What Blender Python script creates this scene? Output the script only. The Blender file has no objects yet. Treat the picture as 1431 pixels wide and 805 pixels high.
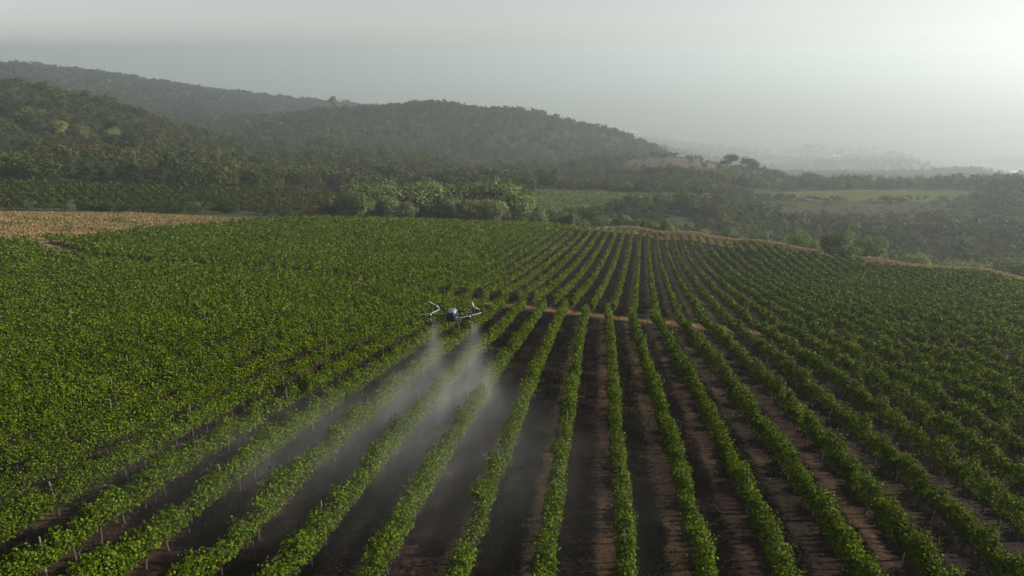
import bpy, math, random
import numpy as np
rng = np.random.default_rng(7)
random.seed(7)
R = math.radians
C = bpy.context.scene.collection
SC = bpy.context.scene

# ------------------------------------------------------------------ camera maths (camera stands at the origin, looking along +Y and down)
FPX, CX, CY, YH = 955.0, 715.5, 402.5, 72.0
PITCH = math.atan((CY - YH) / FPX)
cP, sP = math.cos(PITCH), math.sin(PITCH)

def ray(px, py):
    x = (px - CX) / FPX; y = -(py - CY) / FPX
    return np.array([x, cP + y * sP, -sP + y * cP])

def azt(px, py):
    r = ray(px, py); h = math.hypot(r[0], r[1])
    return math.atan2(r[0], r[1]), r[2] / h

def project(x, y, z):
    dep = y * cP - z * sP
    up = y * sP + z * cP
    dep = np.where(dep < .5, .5, dep)
    return CX + FPX * x / dep, CY - FPX * up / dep, dep

# ------------------------------------------------------------------ terrain: smooth surface through surveyed points
CAN = 1.40
pts_canopy = [(0.8, 14.0, -12.49), (2.9, 14.1, -12.64), (-6.1, 13.7, -12.1), (7.5, 14.8, -13.0), (-10.5, 13.7, -11.94), (1.3, 18.0, -13.21), (9.9, 15.2, -13.19), (11.9, 15.0, -13.27), (-9.9, 17.1, -12.56), (5.8, 19.2, -13.67), (-5.3, 20.1, -13.29), (14.3, 15.7, -13.51), (12.3, 18.3, -13.85), (-14.4, 17.4, -12.49), (-9.5, 21.8, -13.46), (2.1, 24.2, -14.41), (-4.5, 25.1, -14.32), (16.9, 19.2, -14.21), (8.8, 25.0, -14.91), (13.0, 24.2, -14.96), (-10.9, 27.0, -14.5), (11.7, 31.2, -16.34), (-3.1, 34.2, -16.36), (3.5, 34.5, -16.69), (-10.0, 36.1, -16.55), (14.4, 34.6, -17.19), (10.9, 38.6, -17.97), (-4.6, 43.0, -18.36), (-1.8, 48.3, -19.76), (21.4, 51.7, -21.45), (17.8, 57.3, -22.74), (4.9, 61.3, -23.2), (12.3, 63.6, -24.08), (21.4, 64.5, -24.64), (8.9, 69.8, -25.44), (13.8, 72.3, -26.25), (3.3, 76.3, -26.7), (23.3, 75.4, -27.36), (11.8, 84.5, -29.0), (-2.0, 88.1, -29.01), (-8.3, 88.7, -28.79), (19.2, 88.3, -30.23), (26.3, 91.0, -31.18), (2.9, 95.2, -30.75), (16.3, 96.0, -31.77), (-4.1, 99.6, -31.15), (34.3, 95.8, -32.57), (5.2, 109.0, -33.54), (22.8, 107.0, -34.43), (-3.5, 114.7, -33.81), (35.0, 111.9, -36.13), (-9.4, 118.8, -33.98), (3.3, 123.5, -35.81), (44.8, 125.9, -39.51), (21.4, 134.1, -39.19), (31.8, 132.0, -39.76), (13.6, 140.0, -39.32), (2.8, 147.2, -39.14), (22.3, 151.0, -41.87), (32.7, 157.7, -43.89), (48.9, 161.0, -45.8), (20.5, 171.9, -44.63), (76.6, 166.9, -48.8), (13.6, 183.4, -45.59), (44.6, 186.2, -48.68), (56.0, 184.5, -49.18), (32.9, 194.3, -48.99), (23.1, 200.4, -49.32),
    (-30, 15, -12.9), (-40, 30, -16.2), (-25, 45, -18.2), (-60, 60, -25.5), (-52, 66, -25.6), (-40, 90, -27.6), (-75, 95, -29.8), (-45, 130, -34.8),
    (30, 20, -15.2), (60, 30, -19.0), (45, 55, -23.5), (60, 70, -27.5), (80, 90, -33.0), (70, 130, -41.5), (100, 120, -41.5)]
pts_px = {   # column of the photograph: (row, horizontal distance) pairs down to the ground there
    -150: [(352, 140), (298, 198), (292, 238), (254, 285), (245, 320), (190, 400), (140, 500), (104, 600), (122, 750), (118, 1200), (92, 1700), (104, 2100)],
    0: [(340, 150), (297, 205), (293, 240), (256, 285), (248, 320), (200, 400), (155, 500), (122, 600), (138, 760), (130, 1200), (96, 1700), (106, 2100)],
    150: [(333, 160), (297, 210), (293, 243), (259, 288), (210, 400), (175, 500), (146, 600), (172, 760), (158, 1150), (110, 1700), (124, 2100)],
    300: [(316, 182), (299, 212), (294, 245), (262, 295), (225, 400), (207, 520), (192, 620), (206, 740), (176, 1050), (160, 1300), (132, 1700), (146, 2100)],
    440: [(306.5, 200), (303, 228), (297, 250), (272, 310), (250, 420), (228, 520), (210, 650), (208, 760), (176, 920), (164, 1020), (178, 1250), (146, 1700), (160, 2100)],
    600: [(311, 203), (313, 225), (288, 300), (265, 380), (247, 480), (234, 600), (229, 720), (185, 880), (152, 1020), (175, 1350), (160, 1900)],
    750: [(316, 205), (322, 226), (302, 270), (272, 350), (262, 420), (250, 520), (241, 640), (232, 760), (196, 880), (168, 990), (192, 1300), (190, 2000)],
    880: [(324, 201), (334, 226), (312, 300), (274, 380), (260, 470), (246, 560), (226, 650), (236, 800), (212, 950), (198, 1050), (214, 1300), (222, 2000), (205, 3000)],
    960: [(333, 192), (350, 215), (336, 270), (306, 330), (274, 400), (255, 500), (228, 600), (222, 650), (244, 800), (240, 1200), (232, 2000), (215, 3100)],
    1060: [(346, 183), (366, 210), (356, 260), (326, 330), (284, 430), (269, 500), (260, 560), (240, 630), (246, 690), (274, 780), (260, 1100), (240, 2000), (220, 3200)],
    1200: [(368, 170), (390, 200), (380, 260), (345, 330), (304, 420), (280, 500), (265, 580), (263, 640), (278, 780), (264, 1150), (243, 2000), (222, 3200)],
    1380: [(388, 163), (412, 190), (402, 250), (364, 320), (312, 410), (281, 490), (267, 570), (264, 640), (280, 760), (266, 1100), (245, 2000), (224, 3200)],
    1560: [(404, 160), (425, 190), (412, 250), (372, 320), (320, 410), (285, 490), (270, 570), (266, 640), (282, 760), (268, 1100), (246, 2000), (225, 3200)]}
ctl = []
for x, y, z in pts_canopy:
    d = math.hypot(x, y); ctl.append((math.atan2(x, y), d, (z - CAN) / d))
for px, L in pts_px.items():
    for py, d in L:
        a, t = azt(px, py); ctl.append((a, d, t))
    for py, d in ((150, 5900), (110, 12000), (95, 20000)):
        a, t = azt(px, py); ctl.append((a, d, t))
for a in (-.9, -.6, -.3, 0, .3, .6, .9):
    ctl.append((a, 5.0, -12.6 / 5)); 
ctl = np.array(ctl)
KA, KD = 1 / .30, 1 / .62
ctl_uv = np.stack([ctl[:, 0] * KA, np.log(ctl[:, 1]) * KD], 1)
# what is interpolated: tangent of the elevation times distance^.55, which varies gently over the whole range
POWR = .55
ctl_v = ctl[:, 2] * ctl[:, 1] ** POWR

def tps(r2):
    return r2 * np.log(r2 + 1e-9)
def rbf_fit(uv, v, lam):
    n = len(uv)
    D = ((uv[:, None] - uv[None]) ** 2).sum(-1)
    A = np.zeros((n + 3, n + 3)); A[:n, :n] = tps(D) + lam * np.eye(n)
    Pm = np.concatenate([np.ones((n, 1)), uv], 1)
    A[:n, n:] = Pm; A[n:, :n] = Pm.T
    return np.linalg.solve(A, np.concatenate([v, np.zeros(3)]))
RB = rbf_fit(ctl_uv, ctl_v, .004)
def rbf(a, ld):
    q = np.stack([a * KA, ld * KD], -1).reshape(-1, 2)
    out = np.empty(len(q))
    for i in range(0, len(q), 40000):
        b = q[i:i + 40000]
        D = ((b[:, None] - ctl_uv[None]) ** 2).sum(-1)
        out[i:i + 40000] = tps(D) @ RB[:-3] + RB[-3] + b @ RB[-2:]
    return out.reshape(a.shape)

def value_noise(x, y, seed=0):
    xi = np.floor(x).astype(np.int64); yi = np.floor(y).astype(np.int64)
    fx = x - xi; fy = y - yi
    fx = fx * fx * (3 - 2 * fx); fy = fy * fy * (3 - 2 * fy)
    def h(i, j):
        n = (i * 374761393 + j * 668265263 + seed * 974711) & 0x7fffffff
        n = ((n ^ (n >> 13)) * 1274126177) & 0x7fffffff
        return ((n ^ (n >> 16)) & 0xffff) / 65535.0
    return (h(xi, yi) * (1 - fx) + h(xi + 1, yi) * fx) * (1 - fy) + (h(xi, yi + 1) * (1 - fx) + h(xi + 1, yi + 1) * fx) * fy
def fbm(x, y, seed=0, oct=3):
    s = 0; a = .5; t = 0
    for k in range(oct):
        s = s + a * value_noise(x * 2 ** k, y * 2 ** k, seed + k); t += a; a *= .5
    return s / t

# polar grid, fine in front of the camera and coarse all round behind it
front = np.linspace(-R(50), R(50), 560)
back = np.linspace(R(50), R(310), 60)[1:-1]
AZ = np.concatenate([front, back])
LD = np.concatenate([np.linspace(math.log(2.0), math.log(9), 40)[:-1], np.linspace(math.log(9), math.log(70), 380)[:-1], np.linspace(math.log(70), math.log(300), 240)[:-1], np.linspace(math.log(300), math.log(20000), 260)])
ROW_N, ROW_F, S = 0.13309, 0.19169, 2.2
XN0, XF0 = 1.047, -0.162
def plan_cross(x, y, near):
    az = ROW_N if near else ROW_F
    return x * math.cos(az) - y * math.sin(az), x * math.sin(az) + y * math.cos(az)

az_eval = np.clip(front, -R(45), R(45))
GA, GL = np.meshgrid(az_eval, LD, indexing='ij')
tv = rbf(GA, np.maximum(GL, math.log(5.0)))
GZ = tv / np.exp(np.maximum(GL, math.log(5.0)) * POWR) * np.exp(np.maximum(GL, math.log(5.0)))
GZ = np.maximum(GZ, -500.0)
fa, fl = np.meshgrid(front, LD, indexing='ij')
FX, FY = np.exp(fl) * np.sin(fa), np.exp(fl) * np.cos(fa)
near_w = np.clip((260 - np.exp(fl)) / 60, 0, 1) * np.clip((fl - 1.2), 0, 1)
# tilled ribs and clods near the camera, gentle undulation far off
cr, al = plan_cross(FX, FY, True)
GZ += near_w * np.clip((80 - np.exp(fl)) / 30, 0, 1) * (.05 * (fbm(FX * 2.2, FY * 2.2, 3) - .5) + .035 * (fbm(FX * 7, FY * 7, 5) - .5))
GZ += near_w * .25 * (fbm(FX / 7, FY / 7, 11, 2) - .5)
GZ += np.clip((np.exp(fl) - 330) / 200, 0, 1) * np.clip((2600 - np.exp(fl)) / 1200, 0, 1) * 9 * (fbm(FX / 90, FY / 90, 21, 3) - .5)

def _bank():
    x, y, z = FX, FY, GZ
    px, py, _ = project(x, y, z)
    ed = np.interp(np.arctan2(x, y), BANK_A[:, 0], BANK_A[:, 1])
    out = np.exp(fl) - ed
    return (2.1 - 1.3 * np.exp(-((px - 1178) / 24) ** 2)) * np.exp(-((out - 5.0) / 3.4) ** 2) * np.clip((px - 800) / 90, 0, 1)
GZ += np.clip((np.exp(fl) - 1500) / 500, 0, 1) * np.clip((3600 - np.exp(fl)) / 500, 0, 1) * np.clip((np.tan(fa) - .12) / .06, 0, 1) * 70 * (fbm(FX / 420, FY / 420, 25, 3) - .45)
def ground(x, y):
    x = np.asarray(x, float); y = np.asarray(y, float)
    a = np.arctan2(x, y); l = np.log(np.maximum(np.hypot(x, y), 2.0))
    ia = np.clip((a - front[0]) / (front[1] - front[0]), 0, len(front) - 1.001)
    i0 = ia.astype(int); fa_ = ia - i0
    j0 = np.clip(np.searchsorted(LD, l) - 1, 0, len(LD) - 2)
    fl_ = np.clip((l - LD[j0]) / (LD[j0 + 1] - LD[j0]), 0, 1)
    return (GZ[i0, j0] * (1 - fa_) + GZ[i0 + 1, j0] * fa_) * (1 - fl_) + (GZ[i0, j0 + 1] * (1 - fa_) + GZ[i0 + 1, j0 + 1] * fa_) * fl_

def hit(px, py, dmin=4, dmax=4000):
    r = ray(px, py); k_ = math.hypot(r[0], r[1]); t = np.exp(np.linspace(math.log(dmin), math.log(dmax), 3000)) / k_
    h = r[2] * t - ground(r[0] * t, r[1] * t)
    b = np.nonzero(h < 0)[0]
    k = b[0] if len(b) else len(t) - 1
    return r * t[k]

def at(px, d):
    """point on the ground straight below the photograph's column px at horizontal distance d"""
    a = math.atan2((px - CX) / FPX, 1.0)
    for _ in range(6):
        x, y = d * math.sin(a), d * math.cos(a); z = float(ground(x, y))
        a = math.atan2((px - CX) / FPX * (y * cP - z * sP), y)
    x, y = d * math.sin(a), d * math.cos(a)
    return x, y, float(ground(x, y))

def in_poly(px, py, poly):
    c = np.zeros(np.shape(px), bool); n = len(poly); j = n - 1
    for i in range(n):
        (xi, yi), (xj, yj) = poly[i], poly[j]
        c ^= ((yi > py) != (yj > py)) & (px < (xj - xi) * (py - yi) / (yj - yi + 1e-12) + xi)
        j = i
    return c

# edge of the vineyard: distance for each direction
edge_px = [(-250, 140), (0, 150), (110, 158), (230, 172), (340, 187), (440, 200), (560, 203), (650, 203), (768, 204), (822, 203), (890, 198), (926, 191), (971, 188), (1034, 183), (1098, 174), (1137, 169), (1200, 167), (1300, 165), (1395, 162), (1480, 160), (1700, 155)]
edge_a = []
for px, d in edge_px:
    x, y, z = at(px, d); edge_a.append((math.atan2(x, y), d))
edge_a = np.array(edge_a)
BANK_A = edge_a
GZ += _bank()
def edge(a):
    return np.interp(a, edge_a[:, 0], edge_a[:, 1])

# dirt track between the two blocks
_tp = np.array([hit(*q)[:2] for q in ((757, 432), (799, 435), (835, 440.5), (868.6, 444), (906.8, 449), (949, 453))])
_k = np.polyfit(_tp[:, 0], _tp[:, 1], 1)
def track_y(x): return _k[0] * x + _k[1]
print('TRACK', _k)

ZONES = {
 'golden': ([(-300, 297), (0, 296.5), (180, 297.5), (345, 305), (345, 316), (230, 330), (110, 341), (0, 346), (-300, 362)], 120, 228),
 'hillvine': ([(-300, 250), (0, 255), (150, 260), (300, 264), (482, 272), (482, 299), (340, 297), (180, 293.5), (0, 292.5), (-300, 292)], 225, 330),
 'field2': ([(745, 266), (900, 271), (1005, 272), (990, 284), (900, 293), (830, 300), (760, 318), (738, 305)], 240, 440),
 'meadow': ([(1030, 271), (1200, 265.5), (1372, 265), (1378, 274), (1300, 281), (1180, 280.5), (1060, 276)], 440, 640),
 'scrubfield': ([(1000, 284), (1180, 283), (1310, 283.5), (1335, 298), (1250, 310), (1100, 304), (1000, 296)], 390, 520),
 'brown': ([(880, 219), (960, 221), (1040, 227), (1050, 238), (980, 243), (900, 247), (870, 238)], 520, 700)}
def zone(name, x, y, z):
    poly, d0, d1 = ZONES[name]
    px, py, dep = project(x, y, z); d = np.hypot(x, y)
    return in_poly(px, py, poly) & (d > d0) & (d < d1)

# ------------------------------------------------------------------ materials
def new_mat(name):
    m = bpy.data.materials.new(name); m.use_nodes = True
    nt = m.node_tree; b = nt.nodes['Principled BSDF']
    return m, nt, b
def N(nt, typ, **kw):
    n = nt.nodes.new(typ)
    for k, v in kw.items(): setattr(n, k, v)
    return n
def simple(name, col, rough=.6, metal=0, noise=.15, scale=20):
    m, nt, b = new_mat(name)
    g = N(nt, 'ShaderNodeNewGeometry'); tx = N(nt, 'ShaderNodeTexCoord'); no = N(nt, 'ShaderNodeTexNoise'); no.inputs['Scale'].default_value = scale; no.inputs['Detail'].default_value = 4
    nt.links.new(tx.outputs['Object'], no.inputs['Vector'])
    mr = N(nt, 'ShaderNodeMapRange'); mr.inputs[3].default_value = 1 - noise; mr.inputs[4].default_value = 1 + noise
    nt.links.new(no.outputs['Fac'], mr.inputs[0])
    mx = N(nt, 'ShaderNodeMix', data_type='RGBA', blend_type='MULTIPLY'); mx.inputs[0].default_value = 1; mx.inputs[6].default_value = (*col, 1)
    nt.links.new(mr.outputs[0], mx.inputs[7]); nt.links.new(mx.outputs[2], b.inputs['Base Color'])
    b.inputs['Roughness'].default_value = rough; b.inputs['Metallic'].default_value = metal
    return m
def leafy(name, trans=.35, tint=(1.25, 1.35, .45), rough=.5, spec=.35, rand=0.0, obj_noise=0):
    m, nt, b = new_mat(name)
    at_ = N(nt, 'ShaderNodeAttribute', attribute_name='Col')
    src = at_.outputs['Color']
    if rand:
        oi = N(nt, 'ShaderNodeObjectInfo'); hs = N(nt, 'ShaderNodeHueSaturation')
        mr = N(nt, 'ShaderNodeMapRange'); mr.inputs[3].default_value = .5 - rand * .015; mr.inputs[4].default_value = .5 + rand * .025
        nt.links.new(oi.outputs['Random'], mr.inputs[0]); nt.links.new(mr.outputs[0], hs.inputs['Hue'])
        mv = N(nt, 'ShaderNodeMapRange'); mv.inputs[3].default_value = 1 - .45 * rand; mv.inputs[4].default_value = 1 + .35 * rand
        ml = N(nt, 'ShaderNodeMath', operation='FRACT'); mm = N(nt, 'ShaderNodeMath', operation='MULTIPLY'); mm.inputs[1].default_value = 7.31
        nt.links.new(oi.outputs['Random'], mm.inputs[0]); nt.links.new(mm.outputs[0], ml.inputs[0]); nt.links.new(ml.outputs[0], mv.inputs[0]); nt.links.new(mv.outputs[0], hs.inputs['Value'])
        nt.links.new(src, hs.inputs['Color']); src = hs.outputs['Color']
    nt.links.new(src, b.inputs['Base Color'])
    b.inputs['Roughness'].default_value = rough; b.inputs['Specular IOR Level'].default_value = spec
    tr = N(nt, 'ShaderNodeBsdfTranslucent')
    mt = N(nt, 'ShaderNodeMix', data_type='RGBA', blend_type='MULTIPLY'); mt.inputs[0].default_value = 1; mt.inputs[7].default_value = (*tint, 1)
    nt.links.new(src, mt.inputs[6]); nt.links.new(mt.outputs[2], tr.inputs['Color'])
    ms = N(nt, 'ShaderNodeMixShader'); ms.inputs[0].default_value = trans
    nt.links.new(b.outputs[0], ms.inputs[1]); nt.links.new(tr.outputs[0], ms.inputs[2])
    nt.links.new(ms.outputs[0], nt.nodes['Material Output'].inputs['Surface'])
    return m
M = {}
M['vine'] = leafy('vine_leaf', .30, (1.5, 1.35, .3), .65, .08)
M['tree'] = leafy('tree_leaf', .32, (1.35, 1.3, .4), .7, .1, rand=.8)
M['wood_leaf'] = leafy('woodland_leaf', .3, (1.35, 1.3, .4), .7, .1)
M['grass'] = leafy('grass_blade', .3, (1.1, 1.1, .8), .6, .2)
M['bark'] = simple('bark', (.045, .033, .025), .9, noise=.4)
M['post'] = simple('weathered_post', (.105, .10, .09), .9, noise=.3)
M['white_shell'] = simple('white_shell', (.17, .175, .18), .35, noise=.05)
M['dark_shell'] = simple('dark_shell', (.018, .019, .022), .4, noise=.1)
M['tank'] = simple('spray_tank', (.035, .043, .07), .35, noise=.1)
M['carbon'] = simple('carbon_arm', (.012, .012, .013), .35, noise=.1)
M['blade'] = simple('propeller_blade', (.27, .28, .29), .5, noise=.08)
M['metal'] = simple('motor_metal', (.12, .12, .13), .35, .7, noise=.1)
M['wall'] = simple('white_render', (.75, .73, .69), .8, noise=.1, scale=2)
M['roof'] = simple('pale_roof', (.62, .62, .60), .6, noise=.1, scale=2)
M['pane'] = simple('dark_window', (.05, .06, .07), .2, noise=.05)

def ground_mat():
    m, nt, b = new_mat('ground')
    at_ = N(nt, 'ShaderNodeAttribute', attribute_name='Col')
    tx = N(nt, 'ShaderNodeTexCoord')
    def noise(sc, det=5, rough=.6):
        n = N(nt, 'ShaderNodeTexNoise'); n.inputs['Scale'].default_value = sc; n.inputs['Detail'].default_value = det; n.inputs['Roughness'].default_value = rough
        nt.links.new(tx.outputs['Object'], n.inputs['Vector']); return n
    n1, n2, n3 = noise(.35), noise(2.6, 6), noise(14, 6, .7)
    def rng_(n, a, c, lo=.3, hi=.7):
        r = N(nt, 'ShaderNodeMapRange'); r.inputs[1].default_value = lo; r.inputs[2].default_value = hi; r.inputs[3].default_value = a; r.inputs[4].default_value = c
        nt.links.new(n.outputs['Fac'], r.inputs[0]); return r.outputs[0]
    src = at_.outputs['Color']
    for n, a, c in ((n1, .75, 1.25), (n2, .6, 1.4), (n3, .55, 1.45)):
        mx = N(nt, 'ShaderNodeMix', data_type='RGBA', blend_type='MULTIPLY'); mx.inputs[0].default_value = 1
        nt.links.new(src, mx.inputs[6]); nt.links.new(rng_(n, a, c), mx.inputs[7]); src = mx.outputs[2]
    nt.links.new(src, b.inputs['Base Color'])
    b.inputs['Roughness'].default_value = .95; b.inputs['Specular IOR Level'].default_value = .15
    bp = N(nt, 'ShaderNodeBump'); bp.inputs['Strength'].default_value = .9; bp.inputs['Distance'].default_value = .08
    ad = N(nt, 'ShaderNodeMath', operation='ADD'); nt.links.new(n2.outputs['Fac'], ad.inputs[0]); nt.links.new(n3.outputs['Fac'], ad.inputs[1])
    nt.links.new(ad.outputs[0], bp.inputs['Height']); nt.links.new(bp.outputs[0], b.inputs['Normal'])
    return m
M['ground'] = ground_mat()

# ------------------------------------------------------------------ mesh helpers
def make_mesh(name, V, k, mat, cols=None, F=None):
    """V: (n*k,3) loose polygons of k corners each, or V with index array F (m,k)"""
    V = np.ascontiguousarray(V, np.float32).reshape(-1, 3)
    if F is None: F = np.arange(len(V), dtype=np.int32).reshape(-1, k)
    F = np.ascontiguousarray(F, np.int32)
    me = bpy.data.meshes.new(name)
    me.vertices.add(len(V)); me.vertices.foreach_set('co', V.ravel())
    me.loops.add(F.size); me.loops.foreach_set('vertex_index', F.ravel())
    me.polygons.add(len(F)); me.polygons.foreach_set('loop_start', np.arange(0, F.size, k, dtype=np.int32))
    if cols is not None:
        ca = me.color_attributes.new('Col', 'FLOAT_COLOR', 'POINT')
        c4 = np.ones((len(V), 4), np.float32); c4[:, :3] = cols
        ca.data.foreach_set('color', c4.ravel())
    me.update(calc_edges=True); me.materials.append(mat)
    return me
def link(name, me, parent=None, loc=(0, 0, 0)):
    o = bpy.data.objects.new(name, me); C.objects.link(o); o.location = loc
    if parent: o.parent = parent
    return o
def tag(o, label=None, cat=None, group=None, kind=None):
    if label: o['label'] = label
    if cat: o['category'] = cat
    if group: o['group'] = group
    if kind: o['kind'] = kind
    return o
def empty(name, loc=(0, 0, 0), rz=0):
    o = bpy.data.objects.new(name, None); C.objects.link(o); o.location = loc; o.rotation_euler = (0, 0, rz); o.empty_display_size = .3
    return o
class MB:
    """collects boxes, tubes and lofts into one mesh"""
    def __init__(s): s.v = []; s.f = []
    def loft(s, rings, cap=True):
        b = len(s.v); n = len(rings[0])
        for r in rings: s.v += [tuple(p) for p in r]
        for i in range(len(rings) - 1):
            for j in range(n):
                s.f.append((b + i * n + j, b + i * n + (j + 1) % n, b + (i + 1) * n + (j + 1) % n, b + (i + 1) * n + j))
        if cap:
            s.f.append(tuple(b + j for j in range(n))[::-1]); s.f.append(tuple(b + (len(rings) - 1) * n + j for j in range(n)))
    def tube(s, path, rad, n=8):
        path = [np.array(p, float) for p in path]; rings = []
        for i, p in enumerate(path):
            t = path[min(i + 1, len(path) - 1)] - path[max(i - 1, 0)]; t /= np.linalg.norm(t)
            u = np.cross(t, (0, 0, 1) if abs(t[2]) < .9 else (1, 0, 0)); u /= np.linalg.norm(u); w = np.cross(t, u)
            r = rad[i] if hasattr(rad, '__len__') else rad
            rings.append([p + r * (math.cos(q) * u + math.sin(q) * w) for q in np.linspace(0, 2 * math.pi, n, endpoint=False)])
        s.loft(rings)
    def box(s, c, d, taper=1.0, bev=.12):
        x, y, z = (q / 2 for q in d)
        b = bev * min(d)
        def ring(zz, sx, sy, bb):
            X, Y = x * sx, y * sy
            return [(c[0] + a, c[1] + e, c[2] + zz) for a, e in ((-X + bb, -Y), (X - bb, -Y), (X, -Y + bb), (X, Y - bb), (X - bb, Y), (-X + bb, Y), (-X, Y - bb), (-X, -Y + bb))]
        s.loft([ring(-z, 1 - .1 * bev, 1 - .1 * bev, b * 1.3), ring(-z + b, 1, 1, b), ring(z - b, taper, taper, b), ring(z, taper * (1 - bev * .5), taper * (1 - bev * .5), b * 1.3)])
    def build(s, name, mat, parent=None, smooth=False, loc=(0, 0, 0)):
        me = bpy.data.meshes.new(name); me.from_pydata(s.v, [], s.f); me.update(); me.materials.append(mat)
        if smooth:
            for p in me.polygons: p.use_smooth = True
        return link(name, me, parent, loc)

# ------------------------------------------------------------------ ground sheet
def ground_colour(x, y, z):
    d = np.hypot(x, y); a = np.arctan2(x, y)
    px, py, dep = project(x, y, z)
    n_a = fbm(x / 3.1, y / 3.1, 31); n_b = fbm(x / 40, y / 40, 41); n_c = fbm(x / .8, y / .8, 51, 2)
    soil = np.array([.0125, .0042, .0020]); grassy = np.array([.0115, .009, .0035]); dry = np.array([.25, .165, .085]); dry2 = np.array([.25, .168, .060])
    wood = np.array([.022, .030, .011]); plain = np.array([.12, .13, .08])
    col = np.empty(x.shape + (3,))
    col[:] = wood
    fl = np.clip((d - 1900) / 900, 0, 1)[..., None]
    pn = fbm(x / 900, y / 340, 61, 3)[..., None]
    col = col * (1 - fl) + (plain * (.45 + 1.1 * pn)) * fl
    inside = d < edge(a)
    nearb = y < track_y(x)
    cn, _ = plan_cross(x, y, True); cf, _ = plan_cross(x, y, False)
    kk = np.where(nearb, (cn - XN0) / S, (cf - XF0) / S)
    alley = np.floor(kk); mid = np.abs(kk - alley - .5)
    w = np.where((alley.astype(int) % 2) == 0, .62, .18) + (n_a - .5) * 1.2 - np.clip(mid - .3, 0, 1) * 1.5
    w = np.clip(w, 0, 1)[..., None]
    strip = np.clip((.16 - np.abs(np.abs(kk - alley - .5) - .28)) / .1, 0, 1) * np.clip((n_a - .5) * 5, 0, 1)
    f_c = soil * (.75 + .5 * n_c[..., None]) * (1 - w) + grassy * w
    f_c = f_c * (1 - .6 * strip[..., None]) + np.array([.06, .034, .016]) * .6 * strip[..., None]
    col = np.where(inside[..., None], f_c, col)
    tr = np.exp(-((y - track_y(x)) / 1.45) ** 2) * inside * np.clip(.8 + n_a * .8, 0, 1)
    col = col * (1 - tr[..., None]) + .8 * dry * (.75 + .5 * n_c[..., None]) * tr[..., None]
    out = d - edge(a) - 1.5 * (n_a - .5)
    vg = (out > -2.2) & (out < 6 + 3 * n_b) & ((px > 730) | (px < 345)) & ~((px > 1150) & (px < 1204))
    col = np.where(vg[..., None], np.array([.21, .15, .09]) * (.7 + .6 * n_a[..., None]), col)
    g = zone('golden', x, y, z) & (out > -1)
    gm = np.clip((fbm(x / 6, y / 6, 71) - .52) * 6, 0, 1)[..., None]
    col = np.where(g[..., None], .8 * dry2 * (.75 + .5 * n_a[..., None]) * (1 - .55 * gm) + np.array([.09, .085, .04]) * .55 * gm, col)
    hv = zone('hillvine', x, y, z)
    col = np.where(hv[..., None], np.array([.045, .033, .020]) * (.7 + .6 * n_b[..., None]), col)
    col = np.where(zone('field2', x, y, z)[..., None], np.array([.075, .10, .03]) * (.8 + .4 * n_b[..., None]), col)
    col = np.where(zone('meadow', x, y, z)[..., None], np.array([.115, .145, .055]) * (.85 + .3 * n_b[..., None]), col)
    col = np.where(zone('scrubfield', x, y, z)[..., None], np.array([.085, .083, .040]) * (.75 + .5 * n_b[..., None]), col)
    col = np.where(zone('brown', x, y, z)[..., None], np.array([.075, .060, .036]) * (.7 + .6 * n_b[..., None]), col)
    return col
nf, nl = len(front), len(LD)
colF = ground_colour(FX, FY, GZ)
ba, bl = np.meshgrid(back, LD, indexing='ij')
wgt = ((back - front[-1]) / (2 * math.pi + front[0] - front[-1]))[:, None]
wq = np.clip(np.minimum(wgt, 1 - wgt) * 5, 0, 1)
side = GZ[-1][None] * (1 - wgt) + GZ[0][None] * wgt
rear = np.clip(-14 + (np.exp(bl)) * .1, -14, -6)
BZ = side * (1 - wq) + rear * wq
BX, BY = np.exp(bl) * np.sin(ba), np.exp(bl) * np.cos(ba)
colB = np.zeros(BX.shape + (3,)); colB[:] = (.07, .07, .03)
GX = np.concatenate([FX, BX]); GY = np.concatenate([FY, BY]); GZZ = np.concatenate([GZ, BZ]); colG = np.concatenate([colF, colB])
na = GX.shape[0]
V = np.stack([GX, GY, GZZ], -1).reshape(-1, 3)
V = np.concatenate([V, [[0, 0, float(GZZ[:, 0].mean())]]]); colv = np.concatenate([colG.reshape(-1, 3), [[.06, .04, .03]]])
i = np.arange(na)[:, None]; j = np.arange(nl - 1)[None]
i2 = (i + 1) % na
Fq = np.stack([i * nl + j, i * nl + j + 1, i2 * nl + j + 1, i2 * nl + j], -1).reshape(-1, 4)
ctr = len(V) - 1
cap = np.stack([np.full(na, ctr), np.arange(na) * nl, ((np.arange(na) + 1) % na) * nl, np.full(na, ctr)], 1)
me = make_mesh('ground', V, 4, M['ground'], colv, Fq)
me2 = make_mesh('ground_cap', V, 3, M['ground'], colv, cap[:, :3]) if False else None
me.polygons.foreach_set('use_smooth', np.ones(len(me.polygons), bool))
tag(link('ground', me), kind='structure')

# ------------------------------------------------------------------ loose leaves
LEAF7 = np.array([(-.42, 0, 0), (-.34, .36, .05), (.08, .50, .12), (.30, .26, .05), (.56, 0, -.10), (.30, -.26, .05), (.08, -.50, .12), (-.34, -.36, .05)])
KITE = np.array([(-.5, 0, 0), (.02, .46, .12), (.5, 0, 0), (.02, -.46, .12)])
def unit(v): return v / np.maximum(np.linalg.norm(v, axis=-1, keepdims=True), 1e-9)
def leaf_cards(P, Nn, L, shape):
    u = unit(np.cross(Nn, rng.normal(size=P.shape))); w = np.cross(Nn, u)
    L = np.asarray(L)[:, None, None]
    return P[:, None] + L * (shape[None, :, 0:1] * u[:, None] + shape[None, :, 1:2] * w[:, None] + shape[None, :, 2:3] * Nn[:, None])

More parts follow.
